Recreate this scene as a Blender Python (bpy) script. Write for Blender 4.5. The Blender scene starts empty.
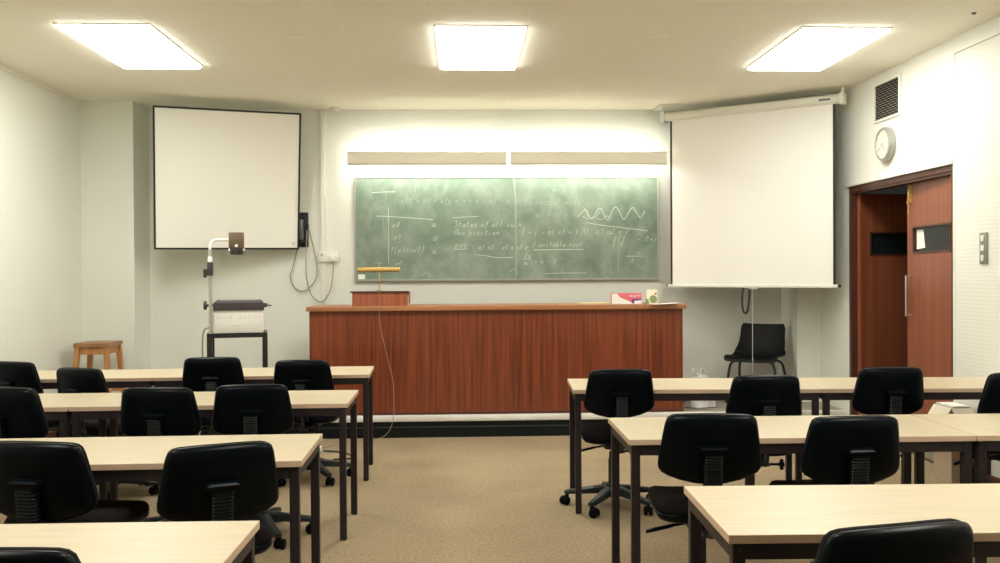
import bpy, bmesh, math, random
from mathutils import Vector, Matrix
random.seed(7)
S = bpy.context.scene
C = S.collection
PI = math.pi
R = math.radians

# ------------------------------------------------------------------ materials
def mat(name, col, rough=.5, metal=0., spec=.5, emit=None, strength=0., coat=0., trans=0.):
    m = bpy.data.materials.new(name); m.use_nodes = True
    b = m.node_tree.nodes['Principled BSDF']
    b.inputs['Base Color'].default_value = (*col, 1)
    b.inputs['Roughness'].default_value = rough
    b.inputs['Metallic'].default_value = metal
    b.inputs['Specular IOR Level'].default_value = spec
    b.inputs['Coat Weight'].default_value = coat
    b.inputs['Transmission Weight'].default_value = trans
    if emit:
        b.inputs['Emission Color'].default_value = (*emit, 1)
        b.inputs['Emission Strength'].default_value = strength
    return m

def nodes(m): return m.node_tree.nodes, m.node_tree.links, m.node_tree.nodes['Principled BSDF']

def vary(m, c1, c2, scale=(1, 1, 1), noise=5., detail=6., lo=.35, hi=.65, bump=0., coord='Object', distortion=0., bdist=.01):
    """two colours mixed by a stretched noise, optional bump from the same noise"""
    n, l, b = nodes(m)
    tc = n.new('ShaderNodeTexCoord'); mp = n.new('ShaderNodeMapping'); mp.inputs['Scale'].default_value = scale
    nz = n.new('ShaderNodeTexNoise'); nz.inputs['Scale'].default_value = noise; nz.inputs['Detail'].default_value = detail
    nz.inputs['Distortion'].default_value = distortion
    rp = n.new('ShaderNodeValToRGB')
    rp.color_ramp.elements[0].position = lo; rp.color_ramp.elements[0].color = (*c1, 1)
    rp.color_ramp.elements[1].position = hi; rp.color_ramp.elements[1].color = (*c2, 1)
    l.new(tc.outputs[coord], mp.inputs['Vector']); l.new(mp.outputs['Vector'], nz.inputs['Vector'])
    l.new(nz.outputs['Fac'], rp.inputs['Fac']); l.new(rp.outputs['Color'], b.inputs['Base Color'])
    if bump:
        bp = n.new('ShaderNodeBump'); bp.inputs['Strength'].default_value = bump; bp.inputs['Distance'].default_value = bdist
        l.new(nz.outputs['Fac'], bp.inputs['Height']); l.new(bp.outputs['Normal'], b.inputs['Normal'])
    return m

M = {}
M['wall'] = vary(mat('wall_paint', (.7, .7, .6), .55, spec=.3), (.76, .775, .70), (.795, .805, .725), noise=1.3)
M['wall_smooth'] = mat('panel_paint', (.78, .785, .71), .45, spec=.35)
M['ribbed'] = mat('ribbed_paint', (.78, .785, .71), .5, spec=.3)
def ribs():
    n, l, b = nodes(M['ribbed'])
    tc = n.new('ShaderNodeTexCoord'); w = n.new('ShaderNodeTexWave')
    w.wave_type = 'BANDS'; w.bands_direction = 'Z'; w.inputs['Scale'].default_value = 12; w.inputs['Distortion'].default_value = .6
    w.inputs['Detail'].default_value = 2; w.inputs['Detail Scale'].default_value = 6
    bp = n.new('ShaderNodeBump'); bp.inputs['Strength'].default_value = .22; bp.inputs['Distance'].default_value = .0025
    l.new(tc.outputs['Object'], w.inputs['Vector']); l.new(w.outputs['Fac'], bp.inputs['Height']); l.new(bp.outputs['Normal'], b.inputs['Normal'])
ribs()
def ceiling_mat():
    m = mat('ceiling_tiles', (.7, .65, .48), .75, spec=.2); n, l, b = nodes(m)
    tc = n.new('ShaderNodeTexCoord'); sp = n.new('ShaderNodeSeparateXYZ'); l.new(tc.outputs['Object'], sp.inputs[0])
    def joint(axis, pitch, off, width):
        a = n.new('ShaderNodeMath'); a.operation = 'ADD'; a.inputs[1].default_value = off; l.new(sp.outputs[axis], a.inputs[0])
        d = n.new('ShaderNodeMath'); d.operation = 'DIVIDE'; d.inputs[1].default_value = pitch; l.new(a.outputs[0], d.inputs[0])
        r = n.new('ShaderNodeMath'); r.operation = 'ROUND'; l.new(d.outputs[0], r.inputs[0])
        s = n.new('ShaderNodeMath'); s.operation = 'SUBTRACT'; l.new(d.outputs[0], s.inputs[0]); l.new(r.outputs[0], s.inputs[1])
        ab = n.new('ShaderNodeMath'); ab.operation = 'ABSOLUTE'; l.new(s.outputs[0], ab.inputs[0])
        lt = n.new('ShaderNodeMath'); lt.operation = 'LESS_THAN'; lt.inputs[1].default_value = width / pitch; l.new(ab.outputs[0], lt.inputs[0])
        return lt
    jx = joint('X', .605, .17, .005); jy = joint('Y', .61, -6.05, .0025)
    mul = n.new('ShaderNodeMath'); mul.operation = 'MULTIPLY'; mul.inputs[1].default_value = .45; l.new(jy.outputs[0], mul.inputs[0])
    mx = n.new('ShaderNodeMath'); mx.operation = 'MAXIMUM'; l.new(jx.outputs[0], mx.inputs[0]); l.new(mul.outputs[0], mx.inputs[1])
    nz = n.new('ShaderNodeTexNoise'); nz.inputs['Scale'].default_value = 1.1; l.new(tc.outputs['Object'], nz.inputs['Vector'])
    rp = n.new('ShaderNodeValToRGB'); rp.color_ramp.elements[0].color = (.90, .872, .755, 1); rp.color_ramp.elements[1].color = (.92, .892, .78, 1)
    l.new(nz.outputs['Fac'], rp.inputs['Fac'])
    mix = n.new('ShaderNodeMix'); mix.data_type = 'RGBA'
    l.new(mx.outputs[0], mix.inputs['Factor']); l.new(rp.outputs['Color'], mix.inputs['A']); mix.inputs['B'].default_value = (.95, .925, .83, 1)
    l.new(mix.outputs['Result'], b.inputs['Base Color'])
    return m
M['ceiling'] = ceiling_mat()
M['carpet'] = vary(mat('carpet', (.4, .3, .2), .95, spec=.1), (.27, .205, .124), (.40, .31, .193), noise=55, detail=8, lo=.3, hi=.7, bump=.5, bdist=.01)
def carpet_dirt():
    n, l, b = nodes(M['carpet'])
    src = b.inputs['Base Color'].links[0].from_socket
    tc = n.new('ShaderNodeTexCoord'); nz = n.new('ShaderNodeTexNoise'); nz.inputs['Scale'].default_value = 1.4; nz.inputs['Detail'].default_value = 5
    rp = n.new('ShaderNodeValToRGB'); rp.color_ramp.elements[0].position = .35; rp.color_ramp.elements[1].position = .6
    rp.color_ramp.elements[0].color = (.84, .84, .84, 1); rp.color_ramp.elements[1].color = (1, 1, 1, 1)
    mx = n.new('ShaderNodeMix'); mx.data_type = 'RGBA'; mx.blend_type = 'MULTIPLY'; mx.inputs['Factor'].default_value = 1
    l.new(tc.outputs['Object'], nz.inputs['Vector']); l.new(nz.outputs['Fac'], rp.inputs['Fac'])
    l.new(src, mx.inputs['A']); l.new(rp.outputs['Color'], mx.inputs['B']); l.new(mx.outputs['Result'], b.inputs['Base Color'])
carpet_dirt()
M['platform_floor'] = vary(mat('platform_floor', (.3, .26, .2), .6), (.27, .23, .18), (.36, .31, .24), noise=8)
M['riser'] = mat('riser_black', (.004, .006, .0065), .45, spec=.25)
M['riser_line'] = mat('riser_line', (.03, .045, .045), .45)
M['nosing'] = vary(mat('nosing_white', (.75, .73, .66), .35), (.66, .64, .57), (.80, .78, .72), scale=(.6, 1, 1), noise=4)
M['maple'] = vary(mat('maple_laminate', (.8, .7, .5), .35, spec=.4), (.555, .465, .31), (.61, .52, .36), scale=(1.2, 14, 14), noise=3, detail=8)
M['lipping'] = mat('edge_lipping', (.58, .42, .30), .4)
M['frame'] = mat('table_steel', (.017, .011, .013), .45, spec=.4)
M['black_plastic'] = mat('black_plastic', (.0014, .003, .0045), .30, spec=.10)
M['chair_shell'] = mat('moulded_plastic', (.013, .015, .0145), .45, spec=.3)
M['rubber'] = mat('rubber', (.0014, .003, .0042), .38, spec=.2)
M['black_fabric'] = vary(mat('black_fabric', (.02, .016, .016), .9, spec=.15), (.006, .0045, .005), (.011, .008, .008), noise=120)
M['grey_plastic'] = mat('grey_plastic', (.008, .013, .015), .4, spec=.4)
def desk_wood():
    m = mat('sapele', (.2, .05, .02), .28, spec=.5, coat=.15)
    n, l, b = nodes(m)
    tc = n.new('ShaderNodeTexCoord')
    def nz(scale, s, det):
        mp = n.new('ShaderNodeMapping'); mp.inputs['Scale'].default_value = scale; l.new(tc.outputs['Object'], mp.inputs['Vector'])
        t = n.new('ShaderNodeTexNoise'); t.inputs['Scale'].default_value = s; t.inputs['Detail'].default_value = det; l.new(mp.outputs['Vector'], t.inputs['Vector']); return t
    a = nz((1, 1, .03), 36, 4); c = nz((1, 1, .015), 110, 3); d = nz((1, 1, .03), 1.6, 2)
    m1 = n.new('ShaderNodeMath'); m1.operation = 'MULTIPLY_ADD'; m1.inputs[1].default_value = .5
    l.new(c.outputs['Fac'], m1.inputs[0]); l.new(a.outputs['Fac'], m1.inputs[2])
    m2 = n.new('ShaderNodeMath'); m2.operation = 'MULTIPLY_ADD'; m2.inputs[1].default_value = .35
    l.new(d.outputs['Fac'], m2.inputs[0]); l.new(m1.outputs[0], m2.inputs[2])
    rp = n.new('ShaderNodeValToRGB'); e = rp.color_ramp.elements
    e[0].position = .80; e[0].color = (.09, .019, .008, 1); e[1].position = 1.28; e[1].color = (.275, .068, .026, 1)
    dv = n.new('ShaderNodeMath'); dv.operation = 'MULTIPLY'; dv.inputs[1].default_value = .83
    e[0].position = .54; e[1].position = 1.0
    l.new(m2.outputs[0], dv.inputs[0]); l.new(dv.outputs[0], rp.inputs['Fac']); l.new(rp.outputs['Color'], b.inputs['Base Color'])
    return m
M['sapele'] = desk_wood()
M['desk_top'] = vary(mat('desk_top_wood', (.45, .2, .08), .35), (.31, .12, .044), (.43, .19, .08), scale=(.15, 6, 6), noise=7)
M['door_wood'] = vary(mat('door_wood', (.3, .1, .04), .33, spec=.45), (.21, .058, .025), (.29, .09, .04), scale=(7, 7, .12), noise=5, detail=5)
M['frame_wood'] = vary(mat('frame_wood', (.1, .03, .015), .4), (.065, .021, .014), (.10, .03, .018), scale=(6, 6, .2), noise=5)
M['stool_wood'] = vary(mat('beech', (.55, .27, .09), .45), (.42, .18, .05), (.52, .255, .085), scale=(6, 6, 1), noise=5)
M['stool_top'] = vary(mat('stool_seat_wood', (.33, .15, .06), .4), (.26, .11, .045), (.38, .19, .08), scale=(1, 8, 1), noise=6)
M['lectern_wood'] = vary(mat('lectern_wood', (.3, .08, .03), .4), (.27, .075, .032), (.38, .12, .055), scale=(7, 7, .5), noise=4)
def board_mat():
    m = mat('chalkboard_green', (.1, .2, .14), .75, spec=.3); n, l, b = nodes(m)
    tc = n.new('ShaderNodeTexCoord')
    def nz(scale, s, det, dist, rot=0):
        mp = n.new('ShaderNodeMapping'); mp.inputs['Scale'].default_value = scale; mp.inputs['Rotation'].default_value = (0, rot, 0)
        l.new(tc.outputs['Object'], mp.inputs['Vector'])
        t = n.new('ShaderNodeTexNoise'); t.inputs['Scale'].default_value = s; t.inputs['Detail'].default_value = det; t.inputs['Distortion'].default_value = dist
        l.new(mp.outputs['Vector'], t.inputs['Vector']); return t
    a = nz((1.2, 1, 1.0), 1.5, 8, 1.6, .7); c = nz((1.6, 1, 1.2), 4.5, 7, 1.4, -.6)
    ad = n.new('ShaderNodeMath'); ad.operation = 'MULTIPLY_ADD'; ad.inputs[1].default_value = .45
    l.new(c.outputs['Fac'], ad.inputs[0]); l.new(a.outputs['Fac'], ad.inputs[2])
    rp = n.new('ShaderNodeValToRGB'); e = rp.color_ramp.elements
    e[0].position = .58; e[0].color = (.15, .21, .16, 1); e[1].position = .92; e[1].color = (.275, .335, .275, 1)
    l.new(ad.outputs[0], rp.inputs['Fac']); l.new(rp.outputs['Color'], b.inputs['Base Color'])
    return m
M['board'] = board_mat()
M['chalk'] = mat('chalk', (.50, .57, .48), .9, spec=.1)
M['chalk_faint'] = mat('chalk_faint', (.31, .38, .31), .9, spec=.1)
M['alu'] = mat('aluminium', (.55, .54, .5), .35, metal=.8)
M['grey_alu'] = mat('grey_alu', (.40, .40, .36), .4, metal=.5)
M['screen_cloth'] = mat('screen_cloth', (.86, .845, .785), .75, spec=.15)
M['screen_board'] = mat('screen_board', (.89, .88, .80), .7, spec=.15)
M['screen_black'] = mat('screen_black', (.012, .012, .012), .6)
M['white_metal'] = mat('white_metal', (.78, .77, .68), .4)
M['white_plastic'] = mat('white_plastic', (.82, .81, .74), .4)
M['shade'] = mat('lamp_shade_paint', (.84, .81, .67), .5)
M['tube'] = mat('fluorescent_tube', (1, 1, 1), .5, emit=(1, .99, .935), strength=26)
M['diffuser'] = mat('light_diffuser', (.9, .9, .9), .5, emit=(1, .988, .93), strength=10.5)
M['black_metal'] = mat('black_metal', (.013, .013, .014), .4)
M['dark_bracket'] = mat('bracket_black', (.02, .02, .022), .5)
M['mid_grey'] = mat('mid_grey', (.12, .12, .12), .4, metal=.3)
M['ohp_white'] = mat('ohp_white', (.78, .76, .70), .4)
M['ohp_dark'] = mat('ohp_dark', (.05, .038, .042), .45)
M['ohp_brown'] = mat('ohp_head_brown', (.16, .115, .075), .35, metal=.4)
M['ink'] = mat('grey_ink', (.58, .56, .54), .6)
M['brass'] = mat('brass', (.62, .42, .14), .35, metal=.55)
M['cable_grey'] = mat('cable_grey', (.30, .29, .24), .6)
M['cable_black'] = mat('cable_black', (.02, .02, .02), .5)
M['cord_white'] = mat('cord_white', (.62, .60, .53), .7)
M['cord_tan'] = mat('cord_tan', (.30, .22, .16), .6)
M['glass_dark'] = mat('door_glass', (.012, .017, .017), .06, spec=.12)
M['corridor'] = mat('corridor_paint', (.25, .24, .2), .8)
M['vent_dark'] = mat('vent_dark', (.01, .01, .01), .8)
M['vent_slat'] = mat('vent_slat', (.34, .31, .24), .5)
M['clock_face'] = mat('clock_face', (.66, .66, .56), .35)
M['clock_mark'] = mat('clock_mark', (.42, .42, .36), .4)
M['switch_plate'] = mat('switch_plate', (.30, .31, .27), .4, metal=.4)
M['pink'] = mat('pink_card', (.72, .15, .17), .5)
M['purple'] = mat('purple_card', (.10, .06, .25), .5)
M['white_card'] = mat('white_card', (.85, .83, .80), .5)
M['cream_card'] = mat('cream_card', (.82, .76, .55), .6)
M['green_ink'] = mat('green_print', (.24, .30, .12), .6)
M['red_ink'] = mat('red_print', (.45, .06, .04), .6)
M['manila'] = mat('manila_paper', (.62, .50, .27), .8)
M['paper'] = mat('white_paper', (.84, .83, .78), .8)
M['bag'] = mat('plastic_bag', (.80, .81, .79), .35, spec=.5)
M['carton'] = mat('carton', (.46, .36, .26), .8)
M['carton_in'] = mat('carton_cream', (.76, .68, .53), .8)

# ------------------------------------------------------------------ mesh builder
class MB:
    def __init__(s): s.bm = bmesh.new()
    def _xf(s, vs, mi, fs, Mx):
        if Mx is not None:
            for v in vs: v.co = Mx @ v.co
        for f in fs: f.material_index = mi
        return s
    def box(s, lo, hi, mi=0, bev=0., Mx=None, seg=2):
        r = bmesh.ops.create_cube(s.bm, size=1); vs = r['verts']
        for v in vs:
            v.co = Vector([lo[i] + (v.co[i] + .5) * (hi[i] - lo[i]) for i in range(3)])
        fs = list({f for v in vs for f in v.link_faces})
        if bev:
            es = list({e for v in vs for e in v.link_edges})
            g = bmesh.ops.bevel(s.bm, geom=es, offset=bev, segments=seg, affect='EDGES', profile=.5, clamp_overlap=True)
            vs = list({v for f in g['faces'] for v in f.verts} | {v for v in vs if v.is_valid})
            fs = list({f for v in vs for f in v.link_faces})
        return s._xf(vs, mi, fs, Mx)
    def tube(s, pts, r, n=10, mi=0, Mx=None, caps=True):
        """swept tube along pts; r number or list"""
        pts = [Vector(p) for p in pts]; rings = []
        rr = r if isinstance(r, (list, tuple)) else [r] * len(pts)
        t0 = (pts[1] - pts[0]).normalized()
        ref = Vector((0, 0, 1)) if abs(t0.z) < .9 else Vector((1, 0, 0))
        u = t0.cross(ref).normalized()
        for i, p in enumerate(pts):
            a = pts[max(i - 1, 0)]; b = pts[min(i + 1, len(pts) - 1)]
            t = (b - a).normalized(); u = (u - t * u.dot(t)).normalized(); w = t.cross(u)
            rings.append([s.bm.verts.new(p + (u * math.cos(2 * PI * k / n) + w * math.sin(2 * PI * k / n)) * rr[i]) for k in range(n)])
        fs = []
        for a, b in zip(rings, rings[1:]):
            for k in range(n): fs.append(s.bm.faces.new((a[k], a[(k + 1) % n], b[(k + 1) % n], b[k])))
        if caps: fs.append(s.bm.faces.new(rings[0][::-1])); fs.append(s.bm.faces.new(rings[-1]))
        return s._xf([v for q in rings for v in q], mi, fs, Mx)
    def lathe(s, prof, n=20, mi=0, Mx=None):
        """prof list of (r,z) about z"""
        rings = []; vs = []
        for r, z in prof:
            if r < 1e-6: q = [s.bm.verts.new((0, 0, z))]
            else: q = [s.bm.verts.new((r * math.cos(2 * PI * k / n), r * math.sin(2 * PI * k / n), z)) for k in range(n)]
            rings.append(q); vs += q
        fs = []
        for a, b in zip(rings, rings[1:]):
            if len(a) == 1 and len(b) == 1: continue
            for k in range(n):
                if len(a) == 1: fs.append(s.bm.faces.new((a[0], b[k], b[(k + 1) % n])))
                elif len(b) == 1: fs.append(s.bm.faces.new((a[k], a[(k + 1) % n], b[0])))
                else: fs.append(s.bm.faces.new((a[k], a[(k + 1) % n], b[(k + 1) % n], b[k])))
        return s._xf(vs, mi, fs, Mx)
    def rings(s, loops, mi=0, Mx=None, close=True):
        """skin a list of equally long closed loops; ends capped when close"""
        L = [[s.bm.verts.new(p) for p in lp] for lp in loops]; fs = []; n = len(L[0])
        for a, b in zip(L, L[1:]):
            for k in range(n): fs.append(s.bm.faces.new((a[k], a[(k + 1) % n], b[(k + 1) % n], b[k])))
        if close: fs.append(s.bm.faces.new(L[0][::-1])); fs.append(s.bm.faces.new(L[-1]))
        return s._xf([v for q in L for v in q], mi, fs, Mx)
    def prism(s, poly, d0, d1, axis=1, mi=0, Mx=None):
        """extrude a 2-D polygon along an axis"""
        def P(p, d):
            q = list(p); q.insert(axis, d); return Vector(q)
        return s.rings([[P(p, d0) for p in poly], [P(p, d1) for p in poly]], mi, Mx)
    def grid(s, fn, nu, nv, mi=0, Mx=None):
        V = [[s.bm.verts.new(fn(i / nu, j / nv)) for j in range(nv + 1)] for i in range(nu + 1)]; fs = []
        for i in range(nu):
            for j in range(nv): fs.append(s.bm.faces.new((V[i][j], V[i + 1][j], V[i + 1][j + 1], V[i][j + 1])))
        return s._xf([v for q in V for v in q], mi, fs, Mx)
    def build(s, name, mats, parent=None, smooth=40, loc=(0, 0, 0)):
        bmesh.ops.recalc_face_normals(s.bm, faces=s.bm.faces)
        me = bpy.data.meshes.new(name); s.bm.to_mesh(me); s.bm.free()
        for m in (mats if isinstance(mats, (list, tuple)) else [mats]): me.materials.append(m)
        if smooth:
            for p in me.polygons: p.use_smooth = True
            me.set_sharp_from_angle(angle=R(smooth))
        o = bpy.data.objects.new(name, me); C.objects.link(o); o.location = loc
        if parent: o.parent = parent
        return o

def tag(o, label=None, cat=None, group=None, kind=None):
    if label: o['label'] = label
    if cat: o['category'] = cat
    if group: o['group'] = group
    if kind: o['kind'] = kind
    return o
def thing(name, label, cat, loc=(0, 0, 0), rz=0., group=None):
    o = bpy.data.objects.new(name, None); C.objects.link(o); o.location = loc; o.rotation_euler = (0, 0, rz)
    o.empty_display_size = .1
    return tag(o, label, cat, group)
def struct(o): o['kind'] = 'structure'; return o
def copy_tree(o, parent=None):
    c = o.copy(); C.objects.link(c)
    if parent: c.parent = parent
    for ch in [x for x in KIDS.get(o.name, [])]:
        k = copy_tree(ch, c)
    return c
KIDS = {}
def index_children(root):
    KIDS[root.name] = [o for o in C.objects if o.parent is root]
    for k in KIDS[root.name]: index_children(k)
def smoothpath(pts, n=8):
    """Catmull-Rom through the points"""
    P = [Vector(p) for p in pts]; P = [P[0] * 2 - P[1]] + P + [P[-1] * 2 - P[-2]]; out = []
    for i in range(1, len(P) - 2):
        a, b, c, d = P[i - 1], P[i], P[i + 1], P[i + 2]
        for k in range(n):
            t = k / n
            out.append(.5 * ((2 * b) + (c - a) * t + (2 * a - 5 * b + 4 * c - d) * t * t + (3 * b - a - 3 * c + d) * t ** 3))
    out.append(P[-2]); return out
def T(x, y, z): return Matrix.Translation((x, y, z))
def Rm(a, ax): return Matrix.Rotation(a, 4, ax)

# ------------------------------------------------------------------ room shell
XL, XR, YF, YB, ZC = -3.51, 3.42, 9.18, -2.6, 3.046
DY0, DY1, DZ = 6.33, 8.087, 2.187        # door opening in the door-side wall
struct(MB().box((XL - .2, YB - .2, -.15), (5.6, YF + .2, 0)).build('floor', M['carpet'], smooth=0))
struct(MB().box((XL - .2, YB - .2, ZC), (5.6, YF + .2, ZC + .15)).build('ceiling', M['ceiling'], smooth=0))
struct(MB().box((XL - .2, YB, 0), (XL, YF, ZC)).build('wall_left', M['wall'], smooth=0))
struct(MB().box((XL, YF, 0), (XR + .2, YF + .2, ZC)).build('wall_front', M['wall'], smooth=0))
struct(MB().box((XL, YB - .2, 0), (XR, YB, ZC)).build('wall_back', M['wall'], smooth=0))
struct(MB().box((XR, YB, 0), (XR + .2, DY0, ZC)).build('wall_right', M['ribbed'], smooth=0))
struct(MB().box((XR, DY1, 0), (XR + .045, YF, ZC)).build('wall_right_corner', M['wall_smooth'], smooth=0))
struct(MB().box((XR, DY0, DZ), (XR + .2, DY1, ZC)).build('wall_right_overdoor', M['wall_smooth'], smooth=0))
struct(MB().box((XR - .004, DY0 - .012, .0), (XR, DY0 + .012, ZC)).build('trim_1', M['wall_smooth'], smooth=0))
struct(MB().box((XR - .014, YB, 2.935), (XR, DY0 - .012, ZC)).build('trim_2', M['wall_smooth'], smooth=0))
struct(MB().box((XR - .022, DY0 + .012, DZ - .012), (XR, DY1 + .03, DZ + .012), bev=.004).build('trim_3', M['wall_smooth'], smooth=30))
struct(MB().box((XL, 8.74, 0), (-3.03, YF, ZC)).build('wall_left_pier', M['wall'], smooth=0))
struct(MB().box((3.19, 8.74, 0), (XR, YF, ZC)).build('wall_right_pier', M['wall'], smooth=0))
struct(MB().box((-3.03, YF - .02, .195), (3.19, YF, .315), bev=.004).build('baseboard_front', M['frame_wood'], smooth=30))
struct(MB().box((XL, YB, 0), (XL + .018, 8.14, .11), bev=.004).build('baseboard_left', M['frame_wood'], smooth=30))
struct(MB().box((XR - .018, YB, 0), (XR, DY0 - .012, .11), bev=.004).build('baseboard_right', M['frame_wood'], smooth=30))
# cornice strips where the ceiling meets the side walls
struct(MB().box((XL, YB, ZC - .03), (XL + .012, 8.74, ZC), bev=.003).build('trim_4', M['ceiling'], smooth=30))
# corridor beyond the door
struct(MB().box((5.4, 4.6, 0), (5.6, YF + .2, ZC)).build('wall_corridor', M['corridor'], smooth=0))
struct(MB().box((XR + .2, 4.6, 0), (5.4, 4.8, ZC)).build('wall_corridor_end', M['corridor'], smooth=0))
# teaching platform
pl = MB(); pl.box((XL, 8.17, 0), (XR, YF, .19))
struct(pl.build('floor_platform', M['platform_floor'], smooth=0))
ri = MB(); ri.box((XL, 8.15, 0), (XR, 8.17, .14), 0); ri.box((XL, 8.146, .088), (XR, 8.15, .096), 1)
struct(ri.build('trim_5', [M['riser'], M['riser_line']], smooth=0))
struct(MB().box((XL, 8.135, .14), (XR, 8.19, .195), bev=.012).build('trim_6', M['nosing'], smooth=40))

# ------------------------------------------------------------------ door set
df = MB()
df.box((XR + .0, DY1 - .05, 0), (XR + .046, DY1, DZ)); df.box((XR, DY0, 0), (XR + .2, DY0 + .04, DZ)); df.box((XR, DY0 + .04, DZ - .055), (XR + .2, DY1 - .05, DZ), 0)
df.box((XR + .012, DY0 + .04, DZ - .075), (XR + .044, DY1 - .05, DZ - .055))
d1 = struct(df.build('door_1', M['frame_wood'], smooth=0))
def leaf(name, w, h, mirror):
    """door leaf in local coords: hinge at origin, leaf along +y, room face at x=0; narrow glazed slot"""
    t = .042; y0, y1, z0, z1 = .115, w - .12, 1.585, 1.765
    if mirror: y0, y1 = .11, w - .125
    b = MB()
    b.box((0, 0, .01), (t, w, z0)); b.box((0, 0, z1), (t, w, h)); b.box((0, 0, z0), (t, y0, z1)); b.box((0, y1, z0), (t, w, z1))
    o = b.build(name, M['door_wood'], d1, smooth=0)
    f = MB(); e = .014
    for lo, hi in (((-.006, y0 - e, z0 - e), (t + .006, y1 + e, z0)), ((-.006, y0 - e, z1), (t + .006, y1 + e, z1 + e)), ((-.006, y0 - e, z0), (t + .006, y0, z1)), ((-.006, y1, z0), (t + .006, y1 + e, z1))):
        f.box(lo, hi)
    f.build('glazing_bead', M['frame_wood'], o, smooth=0)
    MB().box((t / 2 - .003, y0, z0), (t / 2 + .003, y1, z1)).build('glass_pane', M['glass_dark'], o, smooth=0)
    MB().box((-.002, .02, .02), (0, w - .02, .24)).build('kick_plate', M['switch_plate'], o, smooth=0)
    return o
W1 = .85
# closed leaf: hinge by the near jamb
l1 = leaf('door_leaf', W1, 2.115, False); l1.location = (XR + .048, DY0 + .042, 0); l1.rotation_euler = (0, 0, R(-3.6))
hb = MB()
hb.tube([(-.045, W1 - .085, 1.40), (-.045, W1 - .085, 1.08)], .009, 10)
for z in (1.40, 1.08): hb.tube([(0, W1 - .085, z - (.01 if z > 1.2 else -.01)), (-.045, W1 - .085, z - (.01 if z > 1.2 else -.01))], .008, 8)
hb.build('pull_handle', M['alu'], l1)
bl = MB(); bl.box((-.012, W1 - .075, 1.97), (0, W1 - .085, 2.10), bev=.003); bl.tube([(-.016, W1 - .062, 1.88), (-.016, W1 - .062, 2.08)], .006, 8); bl.lathe([(0, -.012), (.012, -.006), (.012, .006), (0, .012)], 10, Mx=T(-.02, W1 - .062, 1.97))
bl.build('flush_bolt', M['brass'], l1)
MB().prism([(W1 - .135, 1.60), (W1 - .285, 1.61), (W1 - .255, 1.750), (W1 - .135, 1.754)], .0165, .017, axis=0).build('pane_patch', M['paper'], l1, smooth=0)  # flat white four-cornered patch just in front of the glass pane
# open leaf: hinge at far jamb, swung into the corridor
l2 = leaf('door_leaf', W1, 2.115, True); l2.location = (XR + .052, DY1 - .048, 0); l2.rotation_euler = (0, 0, R(-74))
cl = MB(); cl.tube([(-.012, .02, 2.0), (-.012, .02, 2.09)], .010, 10)
cl.build('hinge_pin', M['white_metal'], l2)

# ------------------------------------------------------------------ ceiling lights
def ceiling_light(x, y, label):
    t = thing('ceiling_light', label, 'ceiling light', (x, y, ZC), group='recessed ceiling light panels')
    f = MB(); w, d, e = .303, .611, .012
    f.box((-w, -d, -.008), (-w + e, d, -.0005)); f.box((w - e, -d, -.008), (w, d, -.0005)); f.box((-w + e, -d, -.008), (w - e, -d + e, -.0005)); f.box((-w + e, d - e, -.008), (w - e, d, -.0005))
    f.build('frame', M['white_metal'], t, smooth=0)
    MB().rings([[(sx * (w - e - k), sy * (d - e - k), z) for sx, sy in ((1, 1), (-1, 1), (-1, -1), (1, -1))] for k, z in ((0, -.001), (0, -.012), (.006, -.026), (.03, -.032))]).build('diffuser', M['diffuser'], t, smooth=0)  # dished downward so its glowing sides also brighten the ceiling around it
ceiling_light(-2.288, 6.66, 'glowing white ceiling panel in the first row, ahead of the tilted projection board')
ceiling_light(.133, 6.66, 'glowing white ceiling panel in the middle, over the aisle to the chalkboard')
ceiling_light(2.553, 6.66, 'glowing white ceiling panel beside the vent and clock wall')
for y, r in ((2.7, 'second'),):  # row added out of view to light the tables and chairs
    for x, s in ((-2.288, 'stool side'), (.133, 'aisle'), (2.553, 'door side')):
        ceiling_light(x, y, 'glowing white ceiling panel, added out of view, in the %s row from the chalkboard, %s' % (r, s))
def disc(x, y, label):
    m = MB(); m.lathe([(0, -.012), (.06, -.012), (.075, -.006), (.075, -.0005), (0, -.0005)], 28)
    tag(m.build('ceiling_cover', M['ceiling'], loc=(x, y, ZC)), label, 'ceiling cover', 'round ceiling covers')
disc(-1.109, 6.377, 'round cream cover plate on ceiling beside the stool-side light panel')
disc(1.354, 6.347, 'round cream cover plate on ceiling beside the door-side light panel')
m = MB(); m.lathe([(0, -.012), (.008, -.011), (.014, -.004), (.015, -.0005), (0, -.0005)], 14)
tag(m.build('ceiling_hook', M['mid_grey'], loc=(3.208, 5.702, ZC)), 'small dark fitting on the ceiling above the ribbed wall', 'hook')
m = MB(); m.lathe([(0, -.05), (.03, -.045), (.042, -.025), (.045, -.0005), (0, -.0005)], 18)
tag(m.build('ceiling_sensor', M['white_plastic'], loc=(-1.21, 9.06, ZC)), 'small white sensor dome on the ceiling edge above the cable trunking', 'sensor')

# ------------------------------------------------------------------ chalkboard + writing
cb = thing('chalkboard', 'long green chalkboard covered with chalk formulas on the front wall', 'chalkboard', (.452, YF, 1.875))
HW, HH = 1.486, .496
MB().box((-HW, -.028, -HH), (HW, -.002, HH)).build('board_surface', M['board'], cb, smooth=0)
f = MB(); e = .016
f.box((-HW - e, -.036, HH), (HW + e, -.002, HH + e)); f.box((-HW - e, -.036, -HH), (-HW, -.002, HH)); f.box((HW, -.036, -HH), (HW + e, -.002, HH))
f.box((-HW - e, -.05, -HH - e), (HW + e, -.002, -HH)); f.build('frame', M['grey_alu'], cb, smooth=0)
MB().box((.073, -.031, -HH), (.079, -.028, HH)).build('panel_joint', M['chalk_faint'], cb, smooth=0)
MB().box((-HW + .02, -.0283, -HH + .006), (-HW + .085, -.028, -HH + .05)).build('maker_sticker', M['white_plastic'], cb, smooth=0)
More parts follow.
